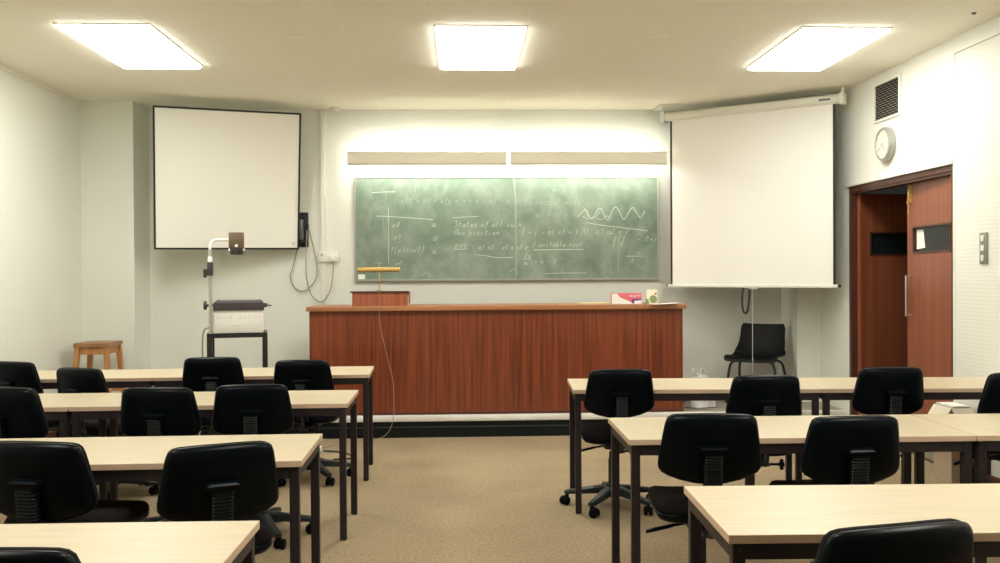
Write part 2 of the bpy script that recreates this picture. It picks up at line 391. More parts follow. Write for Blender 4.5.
# single-stroke letter shapes on a unit box, x width about .6
G = {
 'a': [[(.45,.4),(.3,.5),(.1,.4),(.05,.2),(.15,.02),(.35,.05),(.45,.25),(.47,.45),(.47,.08),(.58,.02)]],
 'b': [[(.08,1),(.08,.02),(.3,.0),(.45,.2),(.35,.45),(.1,.4)]], 'c': [[(.45,.42),(.25,.5),(.06,.3),(.1,.06),(.3,0),(.48,.1)]],
 'd': [[(.46,.45),(.2,.5),(.05,.25),(.18,.02),(.42,.1),(.47,1),(.47,.05),(.58,.02)]], 'e': [[(.08,.25),(.44,.3),(.35,.48),(.15,.45),(.06,.2),(.2,.0),(.48,.1)]],
 'f': [[(.5,.9),(.35,1),(.25,.8),(.22,-.2)],[(.08,.5),(.45,.52)]], 'h': [[(.08,1),(.08,0)],[(.08,.3),(.25,.5),(.42,.4),(.42,0)]],
 'i': [[(.2,.5),(.2,.05),(.32,0)],[(.2,.75),(.22,.78)]], 'l': [[(.15,1),(.15,.05),(.3,0)]],
 'm': [[(.03,.5),(.05,0)],[(.05,.35),(.18,.5),(.26,.4),(.26,0)],[(.26,.35),(.4,.5),(.48,.4),(.5,0)]],
 'n': [[(.06,.5),(.08,0)],[(.08,.35),(.25,.5),(.4,.4),(.42,0)]], 'o': [[(.25,.5),(.06,.3),(.1,.05),(.3,0),(.46,.2),(.4,.45),(.25,.5)]],
 'p': [[(.08,.5),(.06,-.35)],[(.08,.4),(.3,.5),(.45,.3),(.3,.02),(.1,.08)]], 'r': [[(.1,.5),(.1,0)],[(.1,.3),(.25,.48),(.42,.46)]],
 's': [[(.42,.45),(.2,.5),(.1,.35),(.38,.2),(.35,.02),(.08,.03)]], 't': [[(.22,.9),(.22,.08),(.4,.02)],[(.06,.55),(.42,.58)]],
 'u': [[(.06,.5),(.08,.08),(.25,0),(.42,.15),(.43,.5),(.45,.02)]], 'v': [[(.05,.5),(.22,0),(.43,.5)]], 'x': [[(.06,.5),(.44,0)],[(.44,.5),(.06,0)]],
 'y': [[(.06,.5),(.1,.15),(.28,.12),(.43,.5)],[(.43,.5),(.38,-.2),(.1,-.3)]], 'S': [[(.5,.85),(.25,1),(.08,.8),(.45,.4),(.4,.05),(.05,.08)]],
 'O': [[(.3,1),(.05,.7),(.08,.2),(.3,0),(.52,.3),(.5,.8),(.3,1)]], 'I': [[(.25,1),(.25,0)],[(.1,1),(.4,1)],[(.1,0),(.4,0)]],
 '0': [[(.25,.8),(.08,.5),(.12,.1),(.28,0),(.42,.3),(.38,.7),(.25,.8)]], '1': [[(.15,.6),(.28,.8),(.28,0)]], '2': [[(.08,.65),(.25,.82),(.42,.65),(.08,.02),(.46,.03)]],
 '=': [[(.08,.4),(.48,.4)],[(.08,.2),(.48,.2)]], '+': [[(.06,.3),(.46,.3)],[(.26,.52),(.26,.08)]], '-': [[(.06,.3),(.48,.3)]],
 '(': [[(.35,1),(.15,.6),(.18,.1),(.38,-.15)]], ')': [[(.12,1),(.32,.6),(.3,.1),(.1,-.15)]], '.': [[(.2,.02),(.24,.05)]], ',': [[(.2,.08),(.15,-.1)]],
 '/': [[(.05,-.1),(.5,1)]], '|': [[(.2,1.1),(.2,-.2)]], 'D': [[(.3,.9),(.02,.02),(.58,.02),(.3,.9)]],
}
def bx(px): return -HW + (px - 355.8) / 302. * 2 * HW           # photo position along the board
def bz(py, px=500): return HH - (py - (178.3 - .7 * (px - 355) / 302.)) / 100.9 * 2 * HH
def ribbon(mb, pts, w):
    P = []
    for a, b in zip(pts, pts[1:]):
        a, b = Vector(a), Vector(b); k = max(1, int((b - a).length / .03))
        P += [a + (b - a) * i / k for i in range(k)]
    P.append(Vector(pts[-1])); L = []
    for i, p in enumerate(P):
        t = (P[min(i + 1, len(P) - 1)] - P[max(i - 1, 0)]).normalized(); n = Vector((-t.y, t.x)); ww = w * random.uniform(.65, 1.15) / 2
        L.append((p + n * ww, p - n * ww))
    for (a, b), (c, d) in zip(L, L[1:]):
        mb.bm.faces.new([mb.bm.verts.new((q.x, -.0287, q.y)) for q in (a, b, d, c)])
def write(mb, s, px, py, h, w=.008, slant=.28, adv=.60):
    x, z = bx(px), bz(py, px); h = h / 100.9 * 2 * HH
    for ch in s:
        for st in G.get(ch, []):
            j = random.uniform(-.03, .03)
            ribbon(mb, [(x + (u * .9 + v * slant) * h, z + (v + j) * h * .92) for u, v in st], w * .78)
        x += h * adv * (.75 if ch == ' ' else 1)
def line(mb, pts, w=.009):
    P = [Vector((bx(a), bz(b, a), 0)) for a, b in pts]
    ribbon(mb, [(p.x, p.y) for p in (smoothpath(P, 5) if len(P) > 3 else P)], w)
ch = MB()
write(ch, 'States of all such', 453, 227, 6.6); write(ch, 'One position', 453, 235, 6.5, .007); write(ch, 'pos', 454, 247.5, 7); line(ch, [(454, 249), (467, 249)])
write(ch, 'x1 x2 . x1 a x2 x3', 477, 249.5, 6.2, .0085, adv=.52); line(ch, [(473, 254.4), (484, 255.5), (496, 257.5), (513, 257.5)], .009)
line(ch, [(376, 215.8), (400, 217), (432, 219.5)], .009); line(ch, [(388, 208), (388, 263)], .008)
write(ch, 'x0', 391, 227, 7); write(ch, 'x1', 393, 239, 6.5); write(ch, '1(x1+ux0)', 389, 252, 7, .007, adv=.55); write(ch, 'x0', 394, 265, 6)
write(ch, 'a', 431, 226.5, 7); write(ch, 'o', 432, 241, 8); write(ch, 'a', 431, 253.5, 7)
line(ch, [(372, 192.6), (380, 192), (395, 191.7)], .008); write(ch, 'B', 372, 195, 7)
line(ch, [(452, 217.5), (478, 216.3)], .007)
write(ch, '2 unstable root', 531, 247, 6.3, .0075, adv=.56); line(ch, [(533, 250), (583, 249.5)], .010)
write(ch, 'I - i - a1 x1 = 1', 520, 234.5, 7, .007, adv=.54); write(ch, 'D1  a1 a2 = 2', 580, 234.5, 8, .0075, adv=.52)
line(ch, [(577, 217), (581, 213), (585, 210), (588, 216), (592, 218), (597, 211), (600, 208), (604, 215), (608, 220), (612, 211), (616, 207), (620, 213), (624, 219.5), (629, 212), (633, 207.5), (637, 213), (641, 218), (645, 211)], .009)
line(ch, [(583, 207), (587, 212), (591, 219), (596, 216), (600, 211)], .007); line(ch, [(582, 216), (588, 219), (594, 217), (601, 220), (606, 216), (612, 219)], .006)
line(ch, [(585, 222.5), (600, 225), (620, 227.5), (648, 231)], .009)
write(ch, '2(1 . - 0+i)', 612, 242, 7.5, .007, adv=.60); line(ch, [(613, 244), (616, 238)], .006); write(ch, '2', 612, 247, 5); write(ch, '2', 620, 246, 5)
write(ch, '2a', 523, 257.5, 6); line(ch, [(522, 259.2), (530, 258.8)], .008); write(ch, 'm', 523, 265, 5); write(ch, '= x - 2', 533, 263.5, 6, .007)
line(ch, [(626, 256.5), (643, 256.5)], .008); write(ch, '1', 637, 255.5, 5); write(ch, 'x', 631, 262, 5)
line(ch, [(544, 273.8), (556, 273.3), (586, 273.2)], .007)
ch.build('chalk_lettering', M['chalk'], cb, smooth=0)['label'] = 'white chalk writing'
fa = MB()
write(fa, 'x2t = a1 + x2u = a + x + x2 - x', 400, 203, 7, .008, adv=.56); write(fa, 'In normal use', 523, 204.5, 7.5, .008, adv=.57); write(fa, 'x2 = x2 + 2y', 535, 217, 7, .008, adv=.56)
write(fa, 'a', 552, 191, 5); line(fa, [(372, 262), (383, 263)], .008); line(fa, [(382, 210), (384, 236)], .006)
line(fa, [(618, 252), (618, 274)], .008); line(fa, [(610, 262), (610, 272), (613, 275)], .008)
line(fa, [(414, 266), (414, 277)], .007); line(fa, [(513, 178), (515.2, 200), (515.4, 276)], .016)
line(fa, [(430, 276), (425, 272), (420, 276)], .02); line(fa, [(508, 272), (513, 269), (517, 274)], .012)
for k in range(42):
    x = random.uniform(362, 652); y = random.uniform(182, 274); a = random.uniform(-.5, .5) + (0 if random.random() < .6 else 1.2); L = random.uniform(3, 9)
    line(fa, [(x, y), (x + L * .5 * math.cos(a), y + L * .5 * math.sin(a) + random.uniform(-.6, .6)), (x + L * math.cos(a), y + L * math.sin(a))], random.uniform(.004, .007))
fa.build('faint_chalk_lettering', M['chalk_faint'], cb, smooth=0)['label'] = 'half rubbed out chalk marks'

# ------------------------------------------------------------------ board lights
def board_light(x0, x1, label):
    t = thing('wall_lamp', label, 'strip light', (x0, 8.90, 2.535), group='strip lights over the chalkboard'); L = x1 - x0
    prof = [(-.005, -.067), (-.018, -.05), (-.022, 0), (-.018, .045), (-.002, .062), (.004, .06), (-.010, .042), (-.014, 0), (-.010, -.047), (.001, -.065)]
    s = MB(); s.rings([[(0, p[0], p[1]) for p in prof], [(L, p[0], p[1]) for p in prof]])
    s.box((0, -.024, -.036), (L, -.018, -.030))
    s.box((0, .0, .058), (L, .10, .061))  # unseen top lip, added to keep the tube's light off the ceiling
    s.build('reflector_shade', M['shade'], t, smooth=30)
    MB().tube([(.03, .06, -.02), (L - .03, .06, -.02)], .015, 12).build('tube', M['tube'], t)
    h = MB(); h.box((0, .03, -.04), (.025, .085, .02), bev=.004); h.box((L - .025, .03, -.04), (L, .085, .02), bev=.004); h.box((.0, .006, -.030), (L, .03, .030), bev=.004)
    h.build('lamp_holder', M['white_metal'], t)
    for u in (.18, .82):
        a = MB(); a.tube([(L * u, .02, .02), (L * u, .03, .05), (L * u, YF - 8.90, .05)], .009, 8)
        a.build('wall_arm', M['white_metal'], t)
board_light(-1.081, .433, 'lit strip light with cream shade over the diagram-covered half of the chalkboard by the trunking')
board_light(.474, 1.978, 'lit strip light with cream shade over the wave-drawing half of the chalkboard')

# ------------------------------------------------------------------ tilted screen on the stool side
v3 = Vector
TL, TR, BL = v3((-2.745, 8.42, 2.949)), v3((-1.505, 8.85, 2.954)), v3((-2.822, 8.62, 1.67))
ux = (TR - TL); wS = ux.length; ux.normalize(); vz = (TL - BL); hS = vz.length; vz = (vz - ux * vz.dot(ux)).normalized(); nn = ux.cross(vz)  # points into the wall? fix below
if nn.y > 0: nn = -nn
ts = thing('projection_board', 'square white projection board with thin black frame, tilted out from the wall', 'projection board', TL)
MXs = Matrix(((ux.x, nn.x, vz.x, 0), (ux.y, nn.y, vz.y, 0), (ux.z, nn.z, vz.z, 0), (0, 0, 0, 1)))
MB().box((.008, -.012, -hS + .008), (wS - .008, .0, -.008), Mx=MXs).build('screen_panel', M['screen_board'], ts, smooth=0)
f = MB(); e = .017
for lo, hi in (((0, -.028, -e), (wS, .008, 0)), ((0, -.028, -hS), (wS, .008, -hS + e)), ((0, -.028, -hS + e), (e, .008, -e)), ((wS - e, -.028, -hS + e), (wS, .008, -e))): f.box(lo, hi, Mx=MXs, bev=.003)
f.build('frame', M['screen_black'], ts, smooth=30)
for u, z in ((.35, -.3), (.95, -.3), (.35, -1.0), (.95, -1.0)):
    p = MXs @ v3((u, -.02, z)); q = v3((p.x + .02, YF - TL.y - .003, p.z)); MB().tube([p, q], .014, 8).build('wall_arm', M['black_metal'], ts)
b = MB(); b.lathe([(0, 0), (.014, 0), (.014, .004), (0, .004)], 16, Mx=MXs @ T(wS - .055, .0, -hS + .06) @ Rm(-PI / 2, 'X'))
b.build('corner_button', M['clock_face'], ts)

wb = thing('wall_bracket', 'black wall bracket with grey cylinder beside the tilted projection board', 'bracket', (-1.555, YF, 1.87))
p = MB(); p.box((-.058, -.02, -.17), (.058, -.001, .17), bev=.006)
for z in (-.14, .14):
    for x in (-.03, .035): p.lathe([(0, 0), (.012, 0), (.010, .006), (0, .008)], 10, Mx=T(x, -.02, z) @ Rm(PI / 2, 'X'))
p.build('back_plate', M['dark_bracket'], wb)
p = MB(); p.lathe([(0, -.10), (.03, -.10), (.034, -.09), (.034, .09), (.028, .10), (0, .10)], 18, Mx=T(-.015, -.06, .0)); p.build('cylinder', M['mid_grey'], wb)
for lo, hi in (((-.05, -.075, -.13), (.03, -.02, -.102)), ((-.05, -.075, .102), (.03, -.02, .125)), ((.03, -.05, .02), (.065, -.02, .06))):
    p = MB(); p.box(lo, hi, bev=.006)
    if lo[2] < -.1: p.lathe([(0, -.02), (.02, -.02), (.02, .02), (0, .02)], 12, Mx=T(-.01, -.085, -.115) @ Rm(PI / 2, 'X'))
    p.build('clamp', M['black_metal'], wb)
def cable(name, pts, r, m, label, n=8):
    return tag(MB().tube(smoothpath(pts, n), r, 6).build(name, m), label, 'cable')
Yc = YF - .03
cable('hanging_cable', [(-1.598, Yc, 1.70), (-1.64, Yc, 1.53), (-1.672, Yc, 1.40), (-1.62, Yc, 1.295), (-1.53, Yc, 1.275), (-1.44, Yc, 1.36), (-1.415, Yc, 1.48), (-1.45, Yc, 1.70), (-1.488, Yc, 1.86), (-1.493, Yc, 1.90)], .006, M['cable_grey'], 'thin grey cable hanging in a loop under the black wall bracket')
cable('socket_cable', [(-1.505, Yc - .02, 1.86), (-1.515, Yc - .02, 1.6), (-1.512, Yc - .02, 1.40), (-1.47, Yc - .02, 1.24), (-1.38, Yc - .02, 1.165), (-1.30, Yc - .02, 1.24), (-1.262, Yc - .02, 1.38), (-1.252, Yc - .02, 1.55)], .006, M['cable_grey'], 'thin grey cable running from the black bracket to the white wall socket')
tr = thing('cable_trunking', 'white vertical cable trunking on the front wall beside the chalkboard', 'trunking', (-1.355, YF, 0))
MB().box((-.024, -.02, .316), (.024, -.001, ZC - .001), bev=.003).build('duct', M['white_metal'], tr, smooth=30)
ps = thing('power_socket', 'white double power socket on the wall at the foot of the trunking', 'socket', (-1.30, YF, 1.605))
MB().box((-.095, -.042, -.05), (.095, -.021, .05), bev=.006).build('face_plate', M['white_plastic'], ps, smooth=30)
q = MB(); q.box((.015, -.07, -.045), (.07, -.043, .012), bev=.008); q.build('plug', M['white_plastic'], ps)
q = MB(); q.box((-.075, -.048, .008), (-.055, -.042, .03), bev=.002); q.build('rocker', M['grey_alu'], ps)

# ------------------------------------------------------------------ pull down screen on the door side
A, B = v3((2.026, 8.96, 0)), v3((3.272, 8.02, 0))
dx = (B - A); wR = dx.length; ang = math.atan2(dx.y, dx.x)
pr = thing('projection_screen', 'large pull-down white projection screen hanging from the ceiling by the door', 'projection screen', (A.x, A.y, 0), ang)
c = MB(); c.tube([(-.075, 0, 2.94), (wR + .06, 0, 2.94)], .042, 16); c.build('roller_case', M['white_metal'], pr)
for x in (-.085, wR + .04):
    c = MB(); c.box((x, -.05, 2.885), (x + .045, .05, 2.99), bev=.01); c.tube([(x + .022, 0, 2.985), (x + .022, 0, ZC - .012)], .013, 8); c.build('end_bracket', M['white_metal'], pr)
MB().box((0, .0, 1.315), (wR, .004, 2.92)).build('border', M['screen_black'], pr, smooth=0)
MB().box((.022, -.003, 1.318), (wR - .022, -.0005, 2.915)).build('screen_cloth', M['screen_cloth'], pr, smooth=0)
MB().box((-.03, -.014, 1.288), (wR + .02, .014, 1.318), bev=.006).build('bottom_bar', M['white_metal'], pr)
for x in (-.04, wR + .02): MB().box((x, -.013, 1.292), (x + .022, .013, 1.318), bev=.005).build('end_cap', M['screen_black'], pr)
MB().tube(smoothpath([(wR * .465, 0, 1.29), (wR * .462, -.02, 1.17), (wR * .468, -.02, 1.08), (wR * .482, -.02, 1.05), (wR * .497, -.02, 1.085), (wR * .503, -.01, 1.2), (wR * .505, 0, 1.29)]), .010, 8).build('pull_strap', M['black_metal'], pr)
MB().box((wR * .5, -.012, 1.27), (wR * .56, .012, 1.29), bev=.003).build('strap_clip', M['grey_alu'], pr)
MB().tube([(wR * .525, -.02, 1.28), (wR * .525, -.02, .50)], .0026, 6).build('pull_cord', M['cord_white'], pr)
MB().box((wR - .13, -.046, 2.93), (wR - .03, -.040, 2.945)).build('maker_plate', M['mid_grey'], pr, smooth=0)
def plate(x, y, rz, label):
    tag(MB().box((-.13, -.16, -.014), (.13, .16, -.0005), bev=.003).build('ceiling_plate', M['white_metal'], loc=(x, y, ZC)), label, 'ceiling plate', 'ceiling plates behind the pull-down screen').rotation_euler = (0, 0, rz)
plate(2.03, 9.0, 0, 'flat white plate on the ceiling at the chalkboard end of the pull-down screen')
plate(3.28, 8.46, 0, 'flat white plate on the ceiling at the vent end of the pull-down screen')

# ------------------------------------------------------------------ wall fittings on the door side
vt = thing('air_vent', 'dark louvred air vent in cream frame high on the wall above the clock', 'vent', (XR, 7.338, 2.81))
f = MB(); a, h, e = .238, .160, .03
f.box((-.014, -a, h - e + .012), (-.0005, a, h)); f.box((-.014, -a, -h), (-.0005, a, -h + e - .012)); f.box((-.014, -a, -h + e - .012), (-.0005, -a + e, h - e + .012)); f.box((-.014, a - e, -h + e - .012), (-.0005, a, h - e + .012))
f.build('frame', M['wall_smooth'], vt, smooth=0)
MB().box((-.003, -a + e, -h + .018), (-.0005, a - e, h - .018)).build('duct_opening', M['vent_dark'], vt, smooth=0)
g = MB()
for k in range(15):
    z = -h + .022 + k * (2 * h - .05) / 14
    g.grid(lambda u, v, z=z: (-.012 + .008 * v, (-a + e) + u * (2 * a - 2 * e), z + .007 * v + .0012 * math.sin(u * 40 + (PI if k % 2 else 0))), 60, 1)
g.build('louvre_grille', M['vent_slat'], vt, smooth=0)
ck = thing('wall_clock', 'round aluminium wall clock above the double door', 'clock', (XR, 7.32, 2.449))
Mc = Rm(-PI / 2, 'Y')
k = MB(); k.lathe([(0, .001), (.125, .001), (.134, .006), (.136, .045), (.130, .056), (.116, .058), (.112, .050), (0, .050)], 40, Mx=Mc); k.build('case', M['grey_alu'], ck)
k = MB(); k.lathe([(0, .0502), (.112, .0502), (.112, .051), (0, .051)], 40, Mx=Mc); k.build('dial', M['clock_face'], ck)
k = MB()
for i in range(12):
    an = i * PI / 6; k.box((-.004, .088, .0515), (.004, .106, .0525), Mx=Mc @ Rm(an, 'Z'))
k.build('hour_mark', M['clock_mark'], ck, smooth=0)
for an, L, w in ((2.2, .06, .006), (.5, .088, .004)):
    k = MB(); k.box((-w, -.015, .0535), (w, L, .0548), Mx=Mc @ Rm(an, 'Z')); k.build('hand', M['clock_mark'], ck, smooth=0)
sw = thing('light_switch', 'grey three-rocker light switch plate on the ribbed wall', 'light switch', (XR, 5.955, 1.58))
MB().box((-.012, -.043, -.103), (-.0005, .043, .103), bev=.003).build('face_plate', M['switch_plate'], sw)
for z in (-.065, 0, .065): MB().box((-.02, -.016, z - .02), (-.012, .016, z + .02), bev=.004).build('rocker', M['white_plastic'], sw)

# ------------------------------------------------------------------ lecture desk and what is on it
dk = thing('lecture_desk', 'long dark red-brown wooden lecture desk standing on the platform', 'desk', (.31, 8.2, .195))
H0 = .955
MB().box((-1.648, 0, 0), (1.650, .022, H0 - .04)).build('front_panel', M['sapele'], dk, smooth=0)
for x in (-1.648, 1.628): MB().box((x, .022, 0), (x + .02, .52, H0 - .04)).build('side_panel', M['sapele'], dk, smooth=0)
MB().box((-1.672, -.035, H0 - .04), (1.675, .55, H0), bev=.004).build('desk_top', M['desk_top'], dk, smooth=30)
MB().box((-1.648, -.004, 0), (1.650, 0, .02)).build('plinth', M['frame_wood'], dk, smooth=0)
TZ = .195 + H0
lc = thing('table_lectern', 'small reddish wooden slant-top lectern box on the lecture desk', 'lectern', (-.725, 8.36, TZ))
q = MB(); q.box((-.245, -.10, 0), (.235, -.085, .118)); q.box((-.245, -.085, 0), (-.23, .12, .10)); q.box((.22, -.085, 0), (.235, .12, .10)); q.build('body', M['lectern_wood'], lc, smooth=0)
q = MB(); q.box((-.262, -.112, .118), (.25, .0, .131)); q.box((-.262, .0, .118), (.25, .15, .131), Mx=T(0, 0, .118) @ Rm(R(-8), 'X') @ T(0, 0, -.118)); q.build('top', M['frame_wood'], lc, smooth=0)
q = MB(); q.box((.25, -.08, .02), (.262, -.02, .125)); q.build('side_flap', M['lectern_wood'], lc, smooth=0)
rl = thing('reading_lamp', 'brass reading lamp with long horizontal shade on the small lectern', 'lamp', (-.742, 8.40, TZ + .1315))
q = MB(); q.lathe([(0, 0), (.03, 0), (.03, .006), (.01, .012), (0, .012)], 16); q.build('base', M['brass'], rl)
q = MB(); q.tube([(0, 0, .01), (0, 0, .13), (-.003, 0, .26)], .006, 8); q.build('stem', M['brass'], rl)
q = MB(); q.tube([(-.19, -.01, .19), (.18, -.01, .19)], .022, 16); q.lathe([(0, -.006), (.024, -.006), (.024, .006), (0, .006)], 16, Mx=T(-.19, -.01, .19) @ Rm(PI / 2, 'Y')); q.lathe([(0, -.006), (.024, -.006), (.024, .006), (0, .006)], 16, Mx=T(.18, -.01, .19) @ Rm(PI / 2, 'Y'))
q.build('lamp_shade', M['brass'], rl)
pts = [(-.735, 8.366, TZ + .14), (-.732, 8.32, TZ + .14), (-.728, 8.245, TZ + .14), (-.727, 8.22, TZ + .02), (-.726, 8.152, TZ + .005), (-.72, 8.15, 1.02), (-.69, 8.15, .86), (-.66, 8.15, .72), (-.61, 8.15, .51), (-.60, 8.13, .30), (-.605, 8.11, .17), (-.64, 8.10, .07), (-.70, 8.08, .02), (-.78, 8.06, .008), (-.9, 8.0, .007), (-1.05, 7.85, .007), (-1.17, 7.63, .012)]
tag(MB().tube(smoothpath(pts, 6), .0028, 6).build('lamp_cord', M['cord_tan']), 'thin tan lamp cord hanging down the front of the lecture desk', 'cord')
xs = thing('extension_socket', 'white plug and socket lying on the carpet by the table leg', 'plug', (-1.20, 7.55, 0))
q = MB(); q.box((-.055, -.03, .001), (.0, .03, .04), bev=.008); q.build('plug', M['white_plastic'], xs)
q = MB(); q.box((.004, -.032, .001), (.06, .032, .045), bev=.008); q.build('socket', M['white_plastic'], xs)
cable('floor_cable', [(-1.12, 7.54, .012), (-.99, 7.5, .008), (-.9, 7.4, .007), (-.86, 7.25, .007), (-1.0, 7.2, .007)], .007, M['cable_black'], 'black flex on the carpet leading from the white plug')
# pink box
bxm = MB(); bxm.box((-.135, -.04, 0), (.135, .04, .098), bev=.002)
pk = thing('cardboard_box', 'small pink and white printed cardboard box on the lecture desk', 'box', (1.48, 8.34, TZ + .001), R(-3))
bxm.build('carton', M['pink'], pk, smooth=30)
q = MB(); q.prism([(-.134, .001), (-.134, .092), (-.085, .094), (-.06, .06), (-.01, .04), (.05, .012), (.07, .001)], -.0408, -.0402); q.build('white_print', M['white_card'], pk, smooth=0)
q = MB(); q.prism([(.045, .044), (.045, .01), (.062, .002), (.068, .03), (.134, .036), (.134, .048)], -.0412, -.0403); q.build('purple_print', M['purple'], pk, smooth=0)
q = MB(); q.prism([(.066, .001), (.07, .028), (.133, .034), (.133, .001)], -.0411, -.0403); q.build('white_print', M['white_card'], pk, smooth=0)
q = MB(); pts = [(.025, .07), (.045, .078), (.035, .066), (.055, .074), (.06, .066), (.075, .076), (.07, .066), (.09, .075), (.1, .082), (.105, .066), (.12, .08)]
for a, b_ in zip(pts, pts[1:]): q.prism([(a[0], a[1] - .002), (a[0], a[1] + .003), (b_[0], b_[1] + .003), (b_[0], b_[1] - .002)], -.0411, -.0403)
q.build('script_print', M['white_card'], pk, smooth=0)
gc = thing('greeting_card', 'cream card with green and red print standing on the lecture desk', 'card', (1.72, 8.36, TZ + .002), R(8))
q = MB(); q.box((-.05, -.002, 0), (.05, 0, .125), Mx=Rm(R(-6), 'X')); q.box((-.05, .0, 0), (.05, .002, .11), Mx=T(0, .03, 0) @ Rm(R(10), 'X')); q.build('sheet', M['cream_card'], gc, smooth=0)
q = MB(); q.lathe([(0, 0), (.032, 0), (.036, .001), (0, .001)], 20, Mx=Rm(R(-6), 'X') @ T(.012, -.0025, .04) @ Rm(PI / 2, 'X')); q.box((-.055, -.012, 0), (-.03, -.004, .05), Mx=Rm(R(-12), 'Y')); q.build('green_print', M['green_ink'], gc, smooth=0)
q = MB(); q.lathe([(0, 0), (.010, 0), (.010, .001), (0, .001)], 12, Mx=Rm(R(-6), 'X') @ T(.036, -.0028, .088) @ Rm(PI / 2, 'X')); q.build('red_print', M['red_ink'], gc, smooth=0)
tag(MB().box((-.14, -.1, 0), (.14, .1, .012), bev=.002).build('paper_stack', M['manila'], loc=(1.19, 8.36, TZ + .001)), 'flat buff paper stack lying on the lecture desk beside the pink box', 'papers')
def sheet(w, d, lift): return MB().grid(lambda u, v: ((u - .5) * w, (v - .5) * d, lift * (u * u) + .002), 8, 2)
o = sheet(.24, .20, .012); o = tag(o.build('paper_sheet', M['paper'], loc=(1.79, 8.30, TZ), smooth=60), 'white sheet of paper beneath the standing card on the lecture desk', 'paper'); o.rotation_euler = (0, 0, R(-5))
o.location = (1.80, 8.22, TZ)
# ------------------------------------------------------------------ overhead projector on its trolley
tr_ = thing('projector_trolley', 'black steel trolley under the overhead projector', 'trolley', (-1.818, 7.60, 0), R(12))
q = MB(); a = .205
q.box((-.237, 0, .925), (.235, .03, .962)); q.box((-.237, .34, .925), (.235, .37, .962)); q.box((-.237, .03, .925), (-.2, .34, .962)); q.box((.2, .03, .925), (.235, .34, .962)); q.build('frame', M['black_metal'], tr_, smooth=0)
MB().box((-.2, .03, .945), (.2, .34, .957)).build('shelf', M['black_metal'], tr_, smooth=0)
MB().box((-.2, .03, .30), (.2, .34, .315)).build('shelf', M['black_metal'], tr_, smooth=0)
for x in (-.237, .195):
    for y in (.0, .33):
        MB().box((x, y, .07), (x + .042, y + .04, .925)).build('leg', M['black_metal'], tr_, smooth=0)
        q = MB(); q.lathe([(0, -.012), (.035, -.012), (.035, .012), (0, .012)], 16, Mx=T(x + .02, y + .02, .035) @ Rm(PI / 2, 'Y')); q.box((x + .005, y + .01, .05), (x + .035, y + .03, .075)); q.build('castor', M['rubber'], tr_)
op = thing('overhead_projector', 'white and black overhead projector with raised arm on the black trolley', 'overhead projector', (-1.818, 7.60, .963), R(12))
MB().box((-.19, .0, 0), (.205, .36, .185), bev=.006).build('body', M['ohp_white'], op)
q = MB(); q.rings([[(-.185, -.012, .185), (.21, -.012, .185), (.21, .37, .185), (-.185, .37, .185)], [(-.185, -.016, .20), (.212, -.016, .20), (.212, .372, .20), (-.185, .372, .20)], [(-.185, -.012, .245), (.205, -.012, .245), (.205, .372, .245), (-.185, .372, .245)], [(-.165, .03, .262), (.185, .03, .262), (.185, .35, .262), (-.165, .35, .262)]])
q.build('stage_rim', M['ohp_dark'], op, smooth=30)
MB().box((-.14, .05, .2625), (.165, .33, .266)).build('glass_stage', M['grey_alu'], op, smooth=0)
q = MB(); q.tube([(-.205, -.02, .0), (-.205, -.02, .68)], .0145, 12); col_ = q.build('column', M['alu'], op)
q = MB(); q.tube(smoothpath([(-.205, -.02, .64), (-.203, -.02, .70), (-.19, -.01, .735), (-.16, 0, .752), (-.10, .02, .752), (-.05, .03, .752)], 6), .012, 10); q.build('arm', M['white_plastic'], op)
q = MB(); q.box((-.228, -.05, .465), (-.182, .01, .575), bev=.008); q.box((-.258, -.04, .45), (-.23, .0, .52), bev=.006); q.lathe([(0, -.02), (.013, -.02), (.015, .01), (0, .014)], 12, Mx=T(-.245, -.045, .5) @ Rm(PI / 2, 'X')); q.build('height_clamp', M['ohp_dark'], op)
q = MB(); q.lathe([(0, .575), (.019, .575), (.021, .6), (.014, .62), (0, .62)], 14, Mx=T(-.205, -.02, 0)); q.build('collar', M['white_plastic'], col_)
q = MB(); q.box((-.062, .005, .69), (.057, .015, .815), bev=.003, Mx=T(0, .0, 0)); q.box((-.062, .015, .69), (-.05, .11, .80)); q.box((.045, .015, .69), (.057, .11, .80)); q.build('mirror_hood', M['ohp_brown'], op, smooth=30)
q = MB(); q.lathe([(0, 0), (.042, 0), (.055, .02), (.06, .05), (.045, .06), (0, .06)], 20, Mx=T(-.002, .05, .635)); lh = q.build('lens_head', M['ohp_dark'], op)
for kx, ky, kz, kr in ((-.002, -.008, .705, PI / 2), (-.055, .03, .675, 0), (.052, .03, .675, 0)):
    q = MB(); q.lathe([(0, -.012), (.012, -.012), (.012, .01), (0, .012)], 12, Mx=T(kx, ky, kz) @ Rm(kr, 'X')); q.build('focus_knob', M['white_plastic'], lh)
q = MB(); q.lathe([(0, -.015), (.03, -.015), (.036, -.005), (.036, .01), (0, .015)], 18, Mx=T(-.248, .05, .225) @ Rm(PI / 2, 'Y')); q.tube([(-.235, .05, .225), (-.185, .05, .225)], .01, 8); q.build('side_knob', M['ohp_dark'], op)
q = MB(); q.tube([(.205, .05, .222), (.235, .05, .222)], .018, 10); q.tube([(.235, .05, .222), (.27, .05, .218)], .006, 8); q.build('latch', M['ohp_dark'], op)
